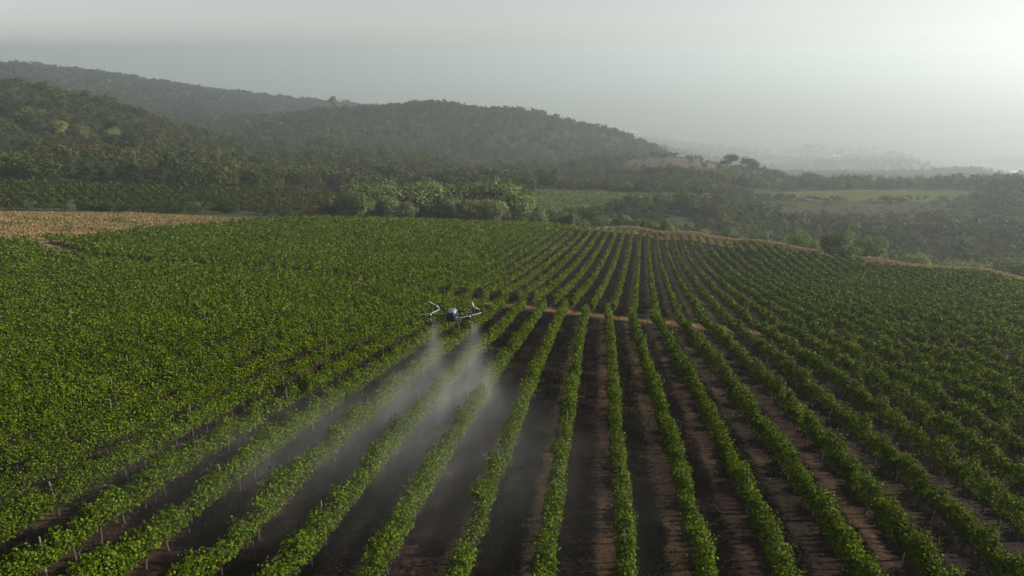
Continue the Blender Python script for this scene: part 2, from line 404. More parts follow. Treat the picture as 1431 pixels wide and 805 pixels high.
def vine_colours(n, ripe):
    t = rng.random(n) ** 1.8
    a = np.array([.019, .046, .003]); b = np.array([.112, .152, .005]); c = np.array([.15, .155, .018])
    col = a + (b - a) * t[:, None]
    y = rng.random(n) < .05
    col[y] = b + (c - b) * rng.random((y.sum(), 1))
    r = rng.random(n) < .0012 + .018 * ripe
    col[r] = np.array([.15, .085, .025]) * (.6 + .8 * rng.random((r.sum(), 1)))
    return col

def foliage(px_, py_, dirx, diry, dens=1.0, tall=1.27, wide=.22, lmin=.066, lk=.0024, phase=0.0):
    """leaves of one row whose axis passes through the 1 m samples px_, py_"""
    gz = ground(px_, py_); d = np.sqrt(px_ ** 2 + py_ ** 2 + gz ** 2)
    L = np.maximum(lmin, lk * d)
    lam = 7.0 / L ** 2 * dens
    vig = .5 + .9 * fbm(px_ / 2.3 + phase * 7, py_ / 2.3, 81, 2)
    gap = value_noise(px_ / 1.1 + phase * 3, py_ / 1.1, 83) > .88
    lam = lam * np.clip(vig, .5, 1.3) * np.where(gap, .25, 1)
    cnt = rng.poisson(lam)
    idx = np.repeat(np.arange(len(px_)), cnt); n = len(idx)
    if n == 0: return None
    s = rng.random(n) - .5
    shoot = rng.random(n) < .13
    s[shoot] = (np.floor((s[shoot] + .5) * 3) + .5) / 3 - .5 + rng.normal(size=shoot.sum()) * .04 + (value_noise(idx[shoot] * 1.7 + phase, idx[shoot] * .0, 5) - .5) * .3
    ax = px_[idx] + s * dirx; ay = py_[idx] + s * diry
    lump = fbm(ax / .75 + phase, ay / .75, 85, 2)               # each vine bulges
    lump2 = fbm(ax / .75 - phase, ay / .75, 87, 2)
    top = tall * (.56 + .84 * lump); bot = .30 + .35 * lump2
    t = rng.random(n) ** .75
    h = bot + (top - bot) * t
    prof = np.sqrt(np.clip(np.sin(np.pi * (.10 + .80 * t)), 0, 1))
    lat = np.sign(rng.random(n) - .5) * np.sqrt(rng.random(n)) * wide * prof * (.22 + 1.55 * lump2)
    h[shoot] = top[shoot] + (rng.random(shoot.sum()) ** 1.6) * .42 - .15
    lat[shoot] = rng.normal(size=shoot.sum()) * .10 + (lump2[shoot] - .5) * .5
    lat += rng.normal(size=n) * .05
    X = ax + lat * diry; Y = ay - lat * dirx; Z = ground(ax, ay) + h
    P = np.stack([X, Y, Z], -1)
    side_ = np.stack([diry * lat, -dirx * lat, 0 * lat], -1) / wide
    Nn = unit(side_ * .6 + np.array([0, 0, .45]) + (t[:, None] > .8) * np.array([0, 0, .4]) + rng.normal(size=P.shape) * .72)
    col = vine_colours(n, np.clip(fbm(ax / 9, ay / 9, 91, 2) * 2.4 - 1.25, 0, 1))
    col *= (.82 + .36 * fbm(ax / 5, ay / 5, 93, 2))[:, None]
    size = L[idx] * (.7 + .6 * rng.random(n))
    near = d[idx] < 27
    return P, Nn, size, col, near

def vis(x, y, z, mx=90, my=70):
    px, py, dep = project(x, y, z)
    return (px > -mx) & (px < 1431 + mx) & (py < 805 + my) & (y > 3)

# trunks and posts, one mesh each, copied
def trunk_mesh():
    b = MB(); b.tube([(0, 0, -.05), (.02, .01, .3), (-.015, .03, .62), (.03, -.01, .9)], [.038, .03, .026, .03], 6)
    b.tube([(.03, -.01, .86), (.02, .28, 1.0)], [.024, .012], 5); b.tube([(.03, -.01, .86), (.0, -.30, 1.02)], [.024, .012], 5)
    return b
def post_mesh(h=1.55, r=.028):
    b = MB(); b.tube([(0, 0, -.1), (0, 0, h - .02), (0, 0, h)], [r, r * .95, r * .7], 7); return b
tm = trunk_mesh().build('vine_trunk', M['bark']); pm = post_mesh().build('trellis_post', M['post'])
TM, PM = tm.data, pm.data
bpy.data.objects.remove(tm); bpy.data.objects.remove(pm)
ROW_INFO = []
def build_row(x, y, dirx, diry, label, group, cat='vine row', dens=1.0, tall=1.27, wide=.22, lk=.0024, trunk_d=38, post_d=95, phase=0., endpost=True, lmin=.066, tint=None):
    f = foliage(x, y, dirx, diry, dens, tall, wide, lmin, lk, phase)
    if f is None: return None
    P, Nn, size, col, near = f
    if tint: col = col * np.array(tint)
    gz = ground(x, y)
    k = int(np.argmin(np.hypot(x, y)))
    root = empty('vine_row', (float(x[k]), float(y[k]), float(gz[k])))
    tag(root, label, cat, group)
    o3 = np.array(root.location)
    parts = []
    far_ = ~near
    # near leaves keep their lobed outline, the farther ones are kites; both live in the same foliage mesh
    q = leaf_cards(P[far_], Nn[far_], size[far_], KITE) - o3
    a = leaf_cards(P[near], Nn[near], size[near], LEAF7) - o3
    # an eight cornered leaf is three quads
    q3 = a[:, [0, 1, 2, 4, 0, 4, 6, 7]] if False else None
    Vv = [q.reshape(-1, 3)]; Ff = [np.arange(len(q) * 4).reshape(-1, 4)]; Cc = [np.repeat(col[far_], 4, 0)]
    if len(a):
        base = len(q) * 4; m_ = len(a)
        ii = base + np.arange(m_)[:, None] * 8
        Fa = np.concatenate([ii + np.array([[0, 1, 2, 3]]), ii + np.array([[0, 3, 4, 5]]), ii + np.array([[0, 5, 6, 7]])])
        Vv.append(a.reshape(-1, 3)); Ff.append(Fa); Cc.append(np.repeat(col[near], 8, 0))
    me = make_mesh('foliage', np.concatenate(Vv), 4, M['vine'], np.concatenate(Cc), np.concatenate(Ff))
    link('foliage', me, root)
    d = np.hypot(x, y)
    if trunk_d:
        for i in range(len(x)):
            if d[i] < trunk_d and vis(x[i], y[i], gz[i], 10, 30):
                t = link('vine_trunk', TM, root, (float(x[i] - o3[0]), float(y[i] - o3[1]), float(gz[i] - o3[2])))
                t.rotation_euler = (random.uniform(-.1, .1), random.uniform(-.1, .1), random.uniform(0, 6.3)); t.scale = (1, 1, random.uniform(.9, 1.1))
    for i in range(len(x)):
        is_end = endpost and (i == 0 or i == len(x) - 1) and d[i] < 215
        if (((i + int(phase * 13)) % 7 == 3 and d[i] < post_d) or is_end) and vis(x[i], y[i], gz[i], 10, 10):
            p = link('trellis_post', PM, root, (float(x[i] - o3[0]), float(y[i] - o3[1]), float(gz[i] - o3[2])))
            p.rotation_euler = (random.uniform(-.05, .05), random.uniform(-.05, .05), 0); p.scale = (1, 1, random.uniform(.85, 1.08))
    ROW_INFO.append((root, float(x.mean()), float(y.mean())))
    return root

ORD = 'zeroth first second third fourth fifth sixth seventh eighth ninth tenth eleventh twelfth thirteenth fourteenth fifteenth sixteenth seventeenth eighteenth nineteenth twentieth'.split()
def near_label(n):
    # n = -4 is the row right below the drone
    k = n + 4
    if k == 0: return 'bright green vine row running out right below the spraying drone', 'vine rows on the near side of the dirt track'
    if -4 <= k < 0: return 'green vine row before the dirt track, %s left of the row below the drone' % ORD[-k], 'vine rows on the near side of the dirt track'
    if 0 < k <= 12: return 'green vine row before the dirt track, %s right of the row below the drone' % ORD[k], 'vine rows on the near side of the dirt track'
    if k < 0: return 'vine row merging with its neighbours into the dense green mass at lower left', 'merging vine rows at lower left'
    return 'dark vine row merging with its neighbours near the right edge before the track', 'merging vine rows at lower right'
def far_label(n):
    if n == 0: return 'vine row beyond the dirt track that runs straight up the picture', 'vine rows beyond the dirt track'
    if -14 <= n < 0: return 'curving vine row beyond the dirt track, %s to the left of the upright one' % ORD[-n], 'vine rows beyond the dirt track'
    if 0 < n <= 20: return 'curving vine row beyond the dirt track, %s to the right of the upright one' % ORD[n], 'vine rows beyond the dirt track'
    if n < 0: return 'far vine row merging into the even green left half of the field', 'merging far vine rows on the left'
    return 'far vine row merging into the hazy green slope at the right edge', 'merging far vine rows on the right'

def row_samples(n, near):
    az = ROW_N if near else ROW_F; off = (XN0 if near else XF0) + n * S
    s = np.arange(1, 330, 1.0)
    dx, dy = math.sin(az), math.cos(az)
    x = off * math.cos(az) + s * dx; y = -off * math.sin(az) + s * dy
    x = x + .12 * (value_noise(s / 9, s * 0 + n * 3.3, 101) - .5) * dy
    ok = y > 3
    d = np.hypot(x, y); a = np.arctan2(x, y)
    jit = .6 * math.sin(n * 12.9)
    if near: ok &= (y < track_y(x) - 1.5 + jit) & (d < edge(a) - .5)
    else: ok &= (y > track_y(x) + 1.7 + jit) & (d < edge(a) - .8)
    ok &= vis(x, y, ground(x, y) + 1)
    x, y = x[ok], y[ok]
    return x, y, dx, dy
tot = 0
for n in range(-50, 40):
    x, y, dx, dy = row_samples(n, True)
    if len(x) < 4: continue
    lab, grp = near_label(n)
    build_row(x, y, dx, dy, lab, grp, phase=(n * .6180339) % 1)
for n in range(-100, 70):
    x, y, dx, dy = row_samples(n, False)
    if len(x) < 4: continue
    lab, grp = far_label(n)
    build_row(x, y, dx, dy, lab, grp, phase=(n * .6180339 + .3) % 1, trunk_d=0, post_d=80)
print('ROWS', len(ROW_INFO))

# second vineyard on the slope beyond the golden grass
nv = 0
for k, px in enumerate(np.arange(-150, 470, 10.5)):
    ytop = np.interp(px, [-200, 0, 150, 300, 480], [254, 257, 261.5, 266, 273]); ybot = np.interp(px + 42, [-200, 0, 180, 340, 482], [290, 291, 292, 295, 298])
    a = hit(px, ytop, 236); b = hit(px + 42 + 6 * math.sin(k * 2.1), ybot, 236)
    v = (b - a)[:2]; ln = float(np.hypot(*v))
    if ln < 6 or ln > 140: continue
    s = np.arange(0, ln, 1.0); dx, dy = v / ln
    x, y = a[0] + s * dx, a[1] + s * dy
    ok = vis(x, y, ground(x, y), 120)
    if ok.sum() < 4: continue
    nv += 1
    if k % 6 == 0: print('HV', px, a.round(0), b.round(0), ln, int(ok.sum()))
    build_row(x[ok], y[ok], dx, dy, 'rough vine row slanting down the second vineyard beyond the golden grass', 'slanting vine rows of the second vineyard', dens=.9, tall=2.0, wide=.75, lk=.0026, trunk_d=0, post_d=0, phase=k * .37 % 1, tint=(.62, .55, .7))
print('ROWS2', nv)

# ------------------------------------------------------------------ grass
def grass_mesh(name, x, y, h, w, col, label_kind='stuff'):
    n = len(x); z = ground(x, y)
    a = rng.random(n) * math.pi
    u = np.stack([np.cos(a), np.sin(a), 0 * a], -1) * (w / 2)[:, None]
    lean = rng.normal(size=(n, 3)) * (h * .25)[:, None]; lean[:, 2] = h
    P = np.stack([x, y, z - .02], -1)
    q = np.stack([P - u, P + u, P + lean + u * .35, P + lean - u * .35], 1)
    o = link(name, make_mesh(name, q, 4, M['grass'], np.repeat(col, 4, 0)))
    return tag(o, kind=label_kind)
def polar_pts(n, a0, a1, d0, d1):
    a = rng.uniform(a0, a1, n); d = np.sqrt(rng.uniform(d0 * d0, d1 * d1, n)); return d * np.sin(a), d * np.cos(a)
# golden grass and the dry verge round the field
x, y = polar_pts(420000, -R(46), R(46), 140, 232)
z = ground(x, y); a = np.arctan2(x, y); d = np.hypot(x, y); out = d - edge(a); pxx, pyy, _ = project(x, y, z)
g = zone('golden', x, y, z) & (out > .5); v = (out > -1.5) & (out < 5.5 + 2.5 * value_noise(x / 9, y / 9, 3)) & (pxx > 740) & (pxx < 1500) & ~((pxx > 1150) & (pxx < 1204))
sel = (g & (rng.random(len(x)) < .55)) | v
x, y, g = x[sel], y[sel], g[sel]; n = len(x)
pn = fbm(x / 5, y / 5, 75)
base = np.where(g[:, None], np.array([.185, .135, .056]), np.array([.25, .185, .110])) * (.88 + .22 * rng.random((n, 1)))
base = np.where((pn > .62)[:, None] & g[:, None], np.array([.10, .095, .04]) * (.7 + .6 * rng.random((n, 1))), base)
tag(grass_mesh('dry_grass', x, y, .16 + .26 * rng.random(n), .25 + .3 * rng.random(n), base), 'dry golden grass of the field at left and the verge round the vineyard', 'dry grass')
# weeds and straw in the alleys and on the track
x, y = polar_pts(520000, -R(44), R(44), 9, 84)
keep = rng.random(len(x)) < np.clip(28 / np.hypot(x, y), 0, 1) ** .6
x, y = x[keep], y[keep]
nearb = y < track_y(x); cn, _ = plan_cross(x, y, True); cf, _ = plan_cross(x, y, False)
kk = np.where(nearb, (cn - XN0) / S, (cf - XF0) / S); al_ = np.floor(kk).astype(int)
pn = fbm(x / 2.4, y / 2.4, 33); td = np.abs(y - track_y(x))
pr = np.where(al_ % 2 == 0, .34, .07) * np.clip((pn - .35) * 4, 0, 1.5); pr = np.where(td < 1.5, .9, pr)
sel = (rng.random(len(x)) < pr) & vis(x, y, ground(x, y), 40, 30)
x, y, td, al_ = x[sel], y[sel], td[sel], al_[sel]; n = len(x); d = np.hypot(x, y)
straw = (td < 1.5) | (rng.random(n) < .38)
col = np.where(straw[:, None], np.array([.15, .10, .045]) * np.where(td < 1.5, 1.45, .6)[:, None] * (.5 + .8 * rng.random((n, 1))), np.array([.06, .08, .022]) * (.6 + .8 * rng.random((n, 1))))
tag(grass_mesh('weeds', x, y, (.03 + .09 * rng.random(n)), (.03 + .05 * rng.random(n)) * np.clip(d / 22, 1, 3), col), 'low weeds and straw in the alleys between the vine rows', 'weeds')
# crop of the second green field and the meadow
x, y = polar_pts(300000, -R(2), R(44), 240, 640); z = ground(x, y)
f2 = zone('field2', x, y, z); md = zone('meadow', x, y, z); sf_ = zone('scrubfield', x, y, z)
sel = f2 | md | sf_; x, y, f2, sf_ = x[sel], y[sel], f2[sel], sf_[sel]; n = len(x)
col = np.where(f2[:, None], np.array([.085, .115, .03]), np.where(sf_[:, None], np.array([.10, .092, .045]), np.array([.125, .16, .058]))) * (.7 + .6 * rng.random((n, 1))) * (.7 + .6 * fbm(x / 14, y / 14, 77)[:, None])
tag(grass_mesh('meadow_grass', x, y, np.where(f2, 1.0, .35) * (.7 + .6 * rng.random(n)), np.where(f2, 1.6, 1.0) * (.7 + .6 * rng.random(n)), col), 'green crop and meadow grass of the fields in the middle distance', 'grass')

# ------------------------------------------------------------------ trees
def crown_cards(nq, seed, kind='round', size=.09):
    """unit crown (height 1, base at z=0): centres, normals, tone"""
    r = np.random.default_rng(seed)
    lob = []
    nl_ = {'round': 9, 'bush': 11, 'tall': 9, 'loose': 7}[kind]
    for i in range(nl_):
        t = (i + r.random()) / nl_
        if kind == 'tall': zc = .22 + .62 * t; rad = .13 + .09 * math.sin(math.pi * (.25 + .7 * t)); rr = .12
        elif kind == 'bush': zc = .20 + .52 * r.random(); rad = .17 + .10 * r.random(); rr = .36
        elif kind == 'loose': zc = .32 + .50 * r.random(); rad = .12 + .08 * r.random(); rr = .24
        else: zc = .28 + .46 * r.random(); rad = .16 + .10 * r.random(); rr = .24
        q = r.random() * 6.283; k = rr * math.sqrt(r.random())
        lob.append((k * math.cos(q), k * math.sin(q), zc, rad, .75 + .5 * r.random()))
    lob = np.array(lob)
    w = lob[:, 3] ** 2; pick = r.choice(len(lob), nq, p=w / w.sum())
    v = unit(r.normal(size=(nq, 3))); v[:, 2] = np.where(v[:, 2] < -.35, -v[:, 2] * .5, v[:, 2]); v = unit(v)
    rad = lob[pick, 3] * (1 - .45 * r.random(nq) ** 2.2) * (1 + .16 * r.normal(size=nq))
    P = lob[pick, :3] + v * rad[:, None] * np.array([1, 1, .95])
    P[:, 2] = np.maximum(P[:, 2], .02)
    mx = P[:, 2].max(); P[:, 2] /= mx
    Nn = unit(v + r.normal(size=v.shape) * .45 + np.array([0, 0, .15]))
    tone = (.6 + .4 * lob[pick, 4]) * (.85 + .3 * r.random(nq))
    u = unit(np.cross(Nn, r.normal(size=Nn.shape))); wv = np.cross(Nn, u)
    s = size * (.6 + .8 * r.random(nq))[:, None, None]
    Q = P[:, None] + s * (KITE[None, :, 0:1] * u[:, None] + KITE[None, :, 1:2] * wv[:, None] + KITE[None, :, 2:3] * Nn[:, None])
    return Q, tone
def trunk_of(seed, kind):
    r = random.Random(seed); b = MB()
    top = .62 if kind == 'tall' else .5
    b.tube([(0, 0, -.03), (.008, .0, .12), (.015 * r.uniform(-1, 1), .01, .3), (.03 * r.uniform(-1, 1), .02 * r.uniform(-1, 1), top)], [.030, .022, .018, .008], 7)
    for k in range(5):
        q = r.uniform(0, 6.28); z0 = r.uniform(.16, .42); e = r.uniform(.12, .22)
        b.tube([(0, 0, z0), (e * .5 * math.cos(q), e * .5 * math.sin(q), z0 + .10), (e * math.cos(q), e * math.sin(q), z0 + .24)], [.011, .008, .003], 5)
    return b
PROTO = []
for s_, (kind, col) in enumerate([('bush', (.046, .064, .020)), ('round', (.040, .058, .020)), ('bush', (.060, .078, .026)), ('tall', (.036, .052, .020)), ('round', (.066, .074, .026)), ('loose', (.068, .070, .030)), ('round', (.034, .048, .020)), ('bush', (.054, .064, .026)), ('round', (.014, .022, .009)), ('bush', (.017, .024, .010))]):
    Q, tone = crown_cards(2200 if kind != 'loose' else 1300, 100 + s_, kind, .050)
    cm = make_mesh('crown', Q.reshape(-1, 3), 4, M['tree'], np.repeat(2.0 * np.array(col) * np.array([1.0, 1.0, 1.15]) * tone[:, None], 4, 0))
    t_o = trunk_of(200 + s_, kind).build('trunk', M['bark']); tmh = t_o.data; bpy.data.objects.remove(t_o)
    PROTO.append((kind, cm, tmh))
def tree(x, y, h, wfac, proto, label, group, name='tree', cat='tree'):
    z = float(ground(x, y))
    o = empty(name, (x, y, z - .05), random.uniform(0, 6.28)); o.scale = (h * wfac, h * wfac, h)
    tag(o, label, cat, group)
    link('crown', PROTO[proto][1], o); link('trunk', PROTO[proto][2], o)
    return o
def tree_px(px, d, ytop, wfac, proto, label, group=None, **kw):
    x, y, z = at(px, d)
    lo, hi = 1.0, 30.0
    for _ in range(30):
        m = (lo + hi) / 2
        if float(project(x, y, z + m)[1]) > ytop: lo = m
        else: hi = m
    return tree(x, y, lo, wfac, proto, label, group, **kw)
TREES = []
clump = [(470, 228, 284, 1.5, 9), (497, 226, 272, 1.2, 2), (518, 229, 256, 1.15, 0), (545, 231, 251, 1.05, 2), (566, 227, 262, 1.2, 7), (590, 231, 254, 1.05, 0), (612, 228, 256, 1.1, 2), (634, 232, 258, 1.0, 7), (655, 229, 260, 1.1, 0), (676, 231, 256, .95, 2), (697, 233, 252, .95, 1), (716, 230, 255, 1.05, 0), (737, 229, 266, 1.05, 2)]
for k, (px, d, yt, wf, pr) in enumerate(clump):
    if k == 0: lab = 'low dark bush left of the tree clump behind the field edge'
    elif k == len(clump) - 1: lab = 'last bright green tree at the right end of the clump behind the field'
    elif k == 1: lab = 'lower leafy tree at the left end of the clump behind the field'
    else: lab = 'leafy tree, %s from the left in the clump behind the field' % ORD[k]
    tree_px(px, d, yt - (4 if k > 1 else 0), wf, pr, lab, 'trees of the clump behind the field edge')
    # inner tree that fills the clump from behind
tree_px(1180, 172, 319, 1.05, 2, 'round bright green tree standing where the dry verge is interrupted')
tree_px(1206, 178, 330, 1.1, 0, 'lower round tree leaning on the right side of the verge tree')
tree_px(1163, 181, 326, 1.0, 9, 'dark green tree just left of the round verge tree')
tree_px(1275, 178, 352, 1.1, 2, 'small round bush alone behind the dry verge at right')
tree_px(1112, 184, 325, .9, 0, 'bushy small tree behind the verge, left of the round one')
tree_px(1137, 186, 333, .9, 2, 'smallest bush behind the verge, between two trees')
tree_px(900, 222, 306, 1.0, 8, 'dark round shrub behind the start of the tan verge')
tree_px(868, 222, 300, 1.1, 2, 'pale round shrub left of the start of the tan verge')
for k, (px, d, yt, pr, lab) in enumerate([
    (10, 455, 143, 8, 'dark round tree on the left hillside at the very edge of the picture'),
    (48, 440, 157, 9, 'large dark round tree, second of the row on the left hillside'),
    (88, 430, 167, 4, 'lighter round tree in the middle of the left hillside'),
    (122, 425, 173, 2, 'bright round tree with a lit top on the left hillside'),
    (160, 440, 164, 8, 'big dark tree above its neighbours on the left hillside'),
    (158, 415, 178, 4, 'pale green tree in front of the big dark one'),
    (172, 412, 184, 9, 'low round tree right of the pale one'),
    (194, 412, 180, 9, 'very dark round tree at the right end of the hillside row')]):
    tree_px(px, d, yt, 1.15, pr, lab, 'round trees on the left hillside')
tree_px(465, 1060, 129, .9, 5, 'pale single tree standing up on the far ridge line')
tree_px(1017, 640, 214, 1.5, 9, 'dark round tree standing above the brown slope')
tree_px(1049, 636, 219, 1.5, 9, 'dark tall tree right of the brown slope')

# woodland: every tree beyond the fields that can be seen over the ground in front of it
def wood_points(sp, d0, d1):
    n = int(.5 * 2 * R(47) * (d1 ** 2 - d0 ** 2) / sp ** 2)
    x, y = polar_pts(n, -R(47), R(44), d0, d1)
    return x, y
cum = np.maximum.accumulate(np.where(np.exp(fl) > 30, GZ / np.exp(fl), -9), axis=1)
def visible(x, y, ztop):
    a = np.arctan2(x, y); l = np.log(np.hypot(x, y))
    ia = np.clip(((a - front[0]) / (front[1] - front[0])).astype(int), 0, len(front) - 1)
    j = np.clip(np.searchsorted(LD, l) - 2, 0, len(LD) - 1)
    return ztop / np.hypot(x, y) > cum[ia, j] - .002
BANDS = [(4.6, 205, 330), (4.4, 330, 520), (5.6, 520, 800), (8.5, 800, 1250), (12, 1250, 2100), (18, 2100, 3700)]
wx, wy, wh, ww = [], [], [], []
for bi, (sp, d0, d1) in enumerate(BANDS):
    x, y = wood_points(sp, d0, d1); z = ground(x, y); d = np.hypot(x, y); a = np.arctan2(x, y)
    ok = d > edge(a) + 9
    for zn in ZONES: ok &= ~(zone(zn, x, y, z) & (((zn != 'brown') | (rng.random(len(x)) < .82)) & ((zn != 'scrubfield') | (rng.random(len(x)) < .9))))
    px, py, _ = project(x, y, z)
    # low scrub in the dip behind the golden field, and open ground here and there
    h = np.array([7.5, 8.0, 8.5, 10.5, 12, 15])[bi] * (.65 + .7 * rng.random(len(x))) * (.75 + .5 * fbm(x / 45, y / 45, 201, 2))
    dip = (px < 485) & (d < 246); h = np.where(dip, 1.6 + 1.8 * rng.random(len(x)), h); ok &= ~(dip & (d < 213))
    ok &= ~((px > 740) & (d < edge(a) + 16) & (rng.random(len(x)) < .8))
    front2 = (px > 730) & (px < 1010) & (d < 300); h = np.where(front2, h * .75, h)
    ok &= (rng.random(len(x)) < .8) | (px < 430); scrub = (px < 430) & (d > 335) & (d < 700); h = np.where(scrub, h * np.where(rng.random(len(x)) < .93, .5, .85), h)
    kn = (px > 850) & (px < 1120) & (d > 520) & (d < 740); h = np.where(kn, h * .62, h)
    hb = (px > 780) & (px < 1500) & (d > 360) & (d < 500); h = np.where(hb, h * np.where((d > 410) & (px > 1000) & (px < 1390), .36, .6), h)
    if bi >= 4:
        belt = fbm(x / 260, y / 90, 211, 3); bz = in_poly(px, py, [(860, 190), (1000, 206), (1090, 214), (1160, 200), (1250, 212), (1300, 240), (1431, 250), (1431, 270), (1000, 262), (880, 225)]); ok &= (bz & (belt > .36)) | ((px < 900) & (bi < 5))
    else:
        ok &= (fbm(x / 38, y / 38, 207, 2) > .20) | (px < 450)
    ok &= visible(x, y, z + h)
    wx.append(x[ok]); wy.append(y[ok]); wh.append(h[ok]); ww.append((.75 + .5 * rng.random(ok.sum())) * np.where(dip[ok], 2.0, np.where(hb[ok], 1.7, np.where(scrub[ok], 1.35, 1))))
    print('WOOD', bi, ok.sum())
wx, wy, wh, ww = map(np.concatenate, (wx, wy, wh, ww))
wd = np.hypot(wx, wy); wz = ground(wx, wy); wpx, wpy, _ = project(wx, wy, wz)
def wood_colour(x, y, d):
    n = len(x)
    p1 = fbm(x / 60, y / 60, 221, 3); p2 = fbm(x / 35, y / 35, 223, 2)
    g1 = np.array([.042, .066, .018]); g2 = np.array([.080, .105, .026]); br = np.array([.095, .078, .038]); rd = np.array([.12, .062, .032]); dk = np.array([.024, .040, .015])
    t = np.clip((p1 - .35) * 3, 0, 1)[:, None]
    c = g1 * (1 - t) + g2 * t
    b = np.clip((p2 - .50) * 5, 0, 1)[:, None] * .65 * (.75 + .25 * rng.random((n, 1)))
    b = b * np.where((x > 0) & (d < 520), .3, 1)[:, None]
    c = c * (1 - b) + br * b
    c = c * (1 - np.clip((d - 650) / 500, 0, 1) * .55)[:, None]  # hill trees darkened with distance, standing in for their backlit shade
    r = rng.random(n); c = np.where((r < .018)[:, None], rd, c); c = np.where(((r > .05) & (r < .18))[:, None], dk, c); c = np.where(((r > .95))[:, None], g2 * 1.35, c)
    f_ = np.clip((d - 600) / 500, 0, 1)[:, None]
    c = c * (1 - f_ * np.array([.25, .05, .0]))  # bluish cast of distant shade and haze put into the crown colour
    return c * .66 * (1 + (.5 - .35 * f_) * (rng.random((n, 1)) - .5))
# the nearest ones stand as trees of their own
order = np.argsort(wd)
cand = [k for k in order if -10 < wpx[k] < 1441 and wh[k] > 3.2]
own = cand[:215]
for k in own:
    right = wpx[k] > 760
    lab, grp = (('bushy tree in the dark wood that fills the hollow behind the verge', 'trees in the hollow behind the verge') if right else
                ('bushy tree at the front of the wood above the second vineyard', 'front trees of the wood above the second vineyard') if wpx[k] < 480 else
                ('small tree between the leafy clump and the wood behind it', 'small trees behind the leafy clump'))
    tree(float(wx[k]), float(wy[k]), float(wh[k]), float(ww[k]) * 1.05, random.choice([8, 9, 6, 9, 3]) if wpx[k] < 480 else random.choice([0, 1, 2, 4, 5, 6, 7, 3]), lab, grp)
rest = np.ones(len(wx), bool); rest[own] = False
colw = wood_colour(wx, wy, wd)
QV, QC = [], []
LODS = [(0, 330, 260, .085), (330, 520, 150, .11), (520, 800, 80, .14), (800, 1250, 44, .19), (1250, 2300, 22, .27), (2300, 6000, 10, .4)]
for li, (d0, d1, nq, sz) in enumerate(LODS):
    protos = [crown_cards(nq, 300 + li * 10 + q, ['round', 'bush', 'round', 'tall', 'loose', 'bush'][q], sz) for q in range(6)]
    ids = np.nonzero(rest & (wd >= d0) & (wd < d1))[0]
    pk = rng.integers(0, 6, len(ids))
    for q in range(6):
        ii = ids[pk == q]
        if len(ii) == 0: continue
        Q, tone = protos[q]
        an = rng.random(len(ii)) * 6.283; ca, sa = np.cos(an), np.sin(an)
        sc = (wh[ii] * ww[ii] * 1.1)[:, None, None]
        X = (Q[None, ..., 0] * ca[:, None, None] - Q[None, ..., 1] * sa[:, None, None]) * sc + wx[ii][:, None, None]
        Y = (Q[None, ..., 0] * sa[:, None, None] + Q[None, ..., 1] * ca[:, None, None]) * sc + wy[ii][:, None, None]
        Z = Q[None, ..., 2] * wh[ii][:, None, None] + wz[ii][:, None, None] - .1
        QV.append(np.stack([X, Y, Z], -1).reshape(-1, 3).astype(np.float32))
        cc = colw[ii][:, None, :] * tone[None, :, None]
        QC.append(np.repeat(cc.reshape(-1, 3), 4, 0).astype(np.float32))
QV = np.concatenate(QV); QC = np.concatenate(QC)
print('WOODQUADS', len(QV) // 4)
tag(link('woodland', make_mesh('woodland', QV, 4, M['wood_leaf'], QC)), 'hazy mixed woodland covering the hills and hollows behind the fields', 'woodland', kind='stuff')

# ------------------------------------------------------------------ far buildings
def building(px, d, w, dep, h, rz, label, roof_h=.28, lift=0):
    x, y, z = at(px, d); z += lift
    o = empty('building', (x, y, z), rz); tag(o, label, 'building')
    b = MB(); b.box((0, 0, h / 2 - 1), (w, dep, h + 2), bev=.01); b.build('wall', M['wall'], o)
    r = MB(); hw, hd = w / 2 * 1.04, dep / 2 * 1.08; rh = h * roof_h + 1
    r.loft([[(-hw, -hd, h + .02), (-hw, hd, h + .02), (-hw, 0, h + rh)], [(hw, -hd, h + .02), (hw, hd, h + .02), (hw, 0, h + rh)]]); r.build('roof', M['roof'], o)
    for k in range(3):
        q = MB(); q.box((-w / 2 + w * (k + .5) / 3, -dep / 2 - .03, h * .5), (w * .14, .1, h * .3), bev=.02); q.build('window', M['pane'], o)
    return o
building(885, 3900, 44, 14, 6, .15, 'long low white building half hidden behind the dark hill crest', lift=4)
building(894, 3700, 20, 14, 7, .1, 'small white shed just below the long white building', lift=2)
building(1168, 3150, 28, 16, 24, -.3, 'tall white building among hazy trees in the valley', .2)
building(1421, 1950, 40, 14, 7, .1, 'white building at the right edge above the hazy tree line', lift=3)
building(1283, 1900, 14, 9, 6, -.1, 'tiny white house behind the tree line above the meadow', lift=2)

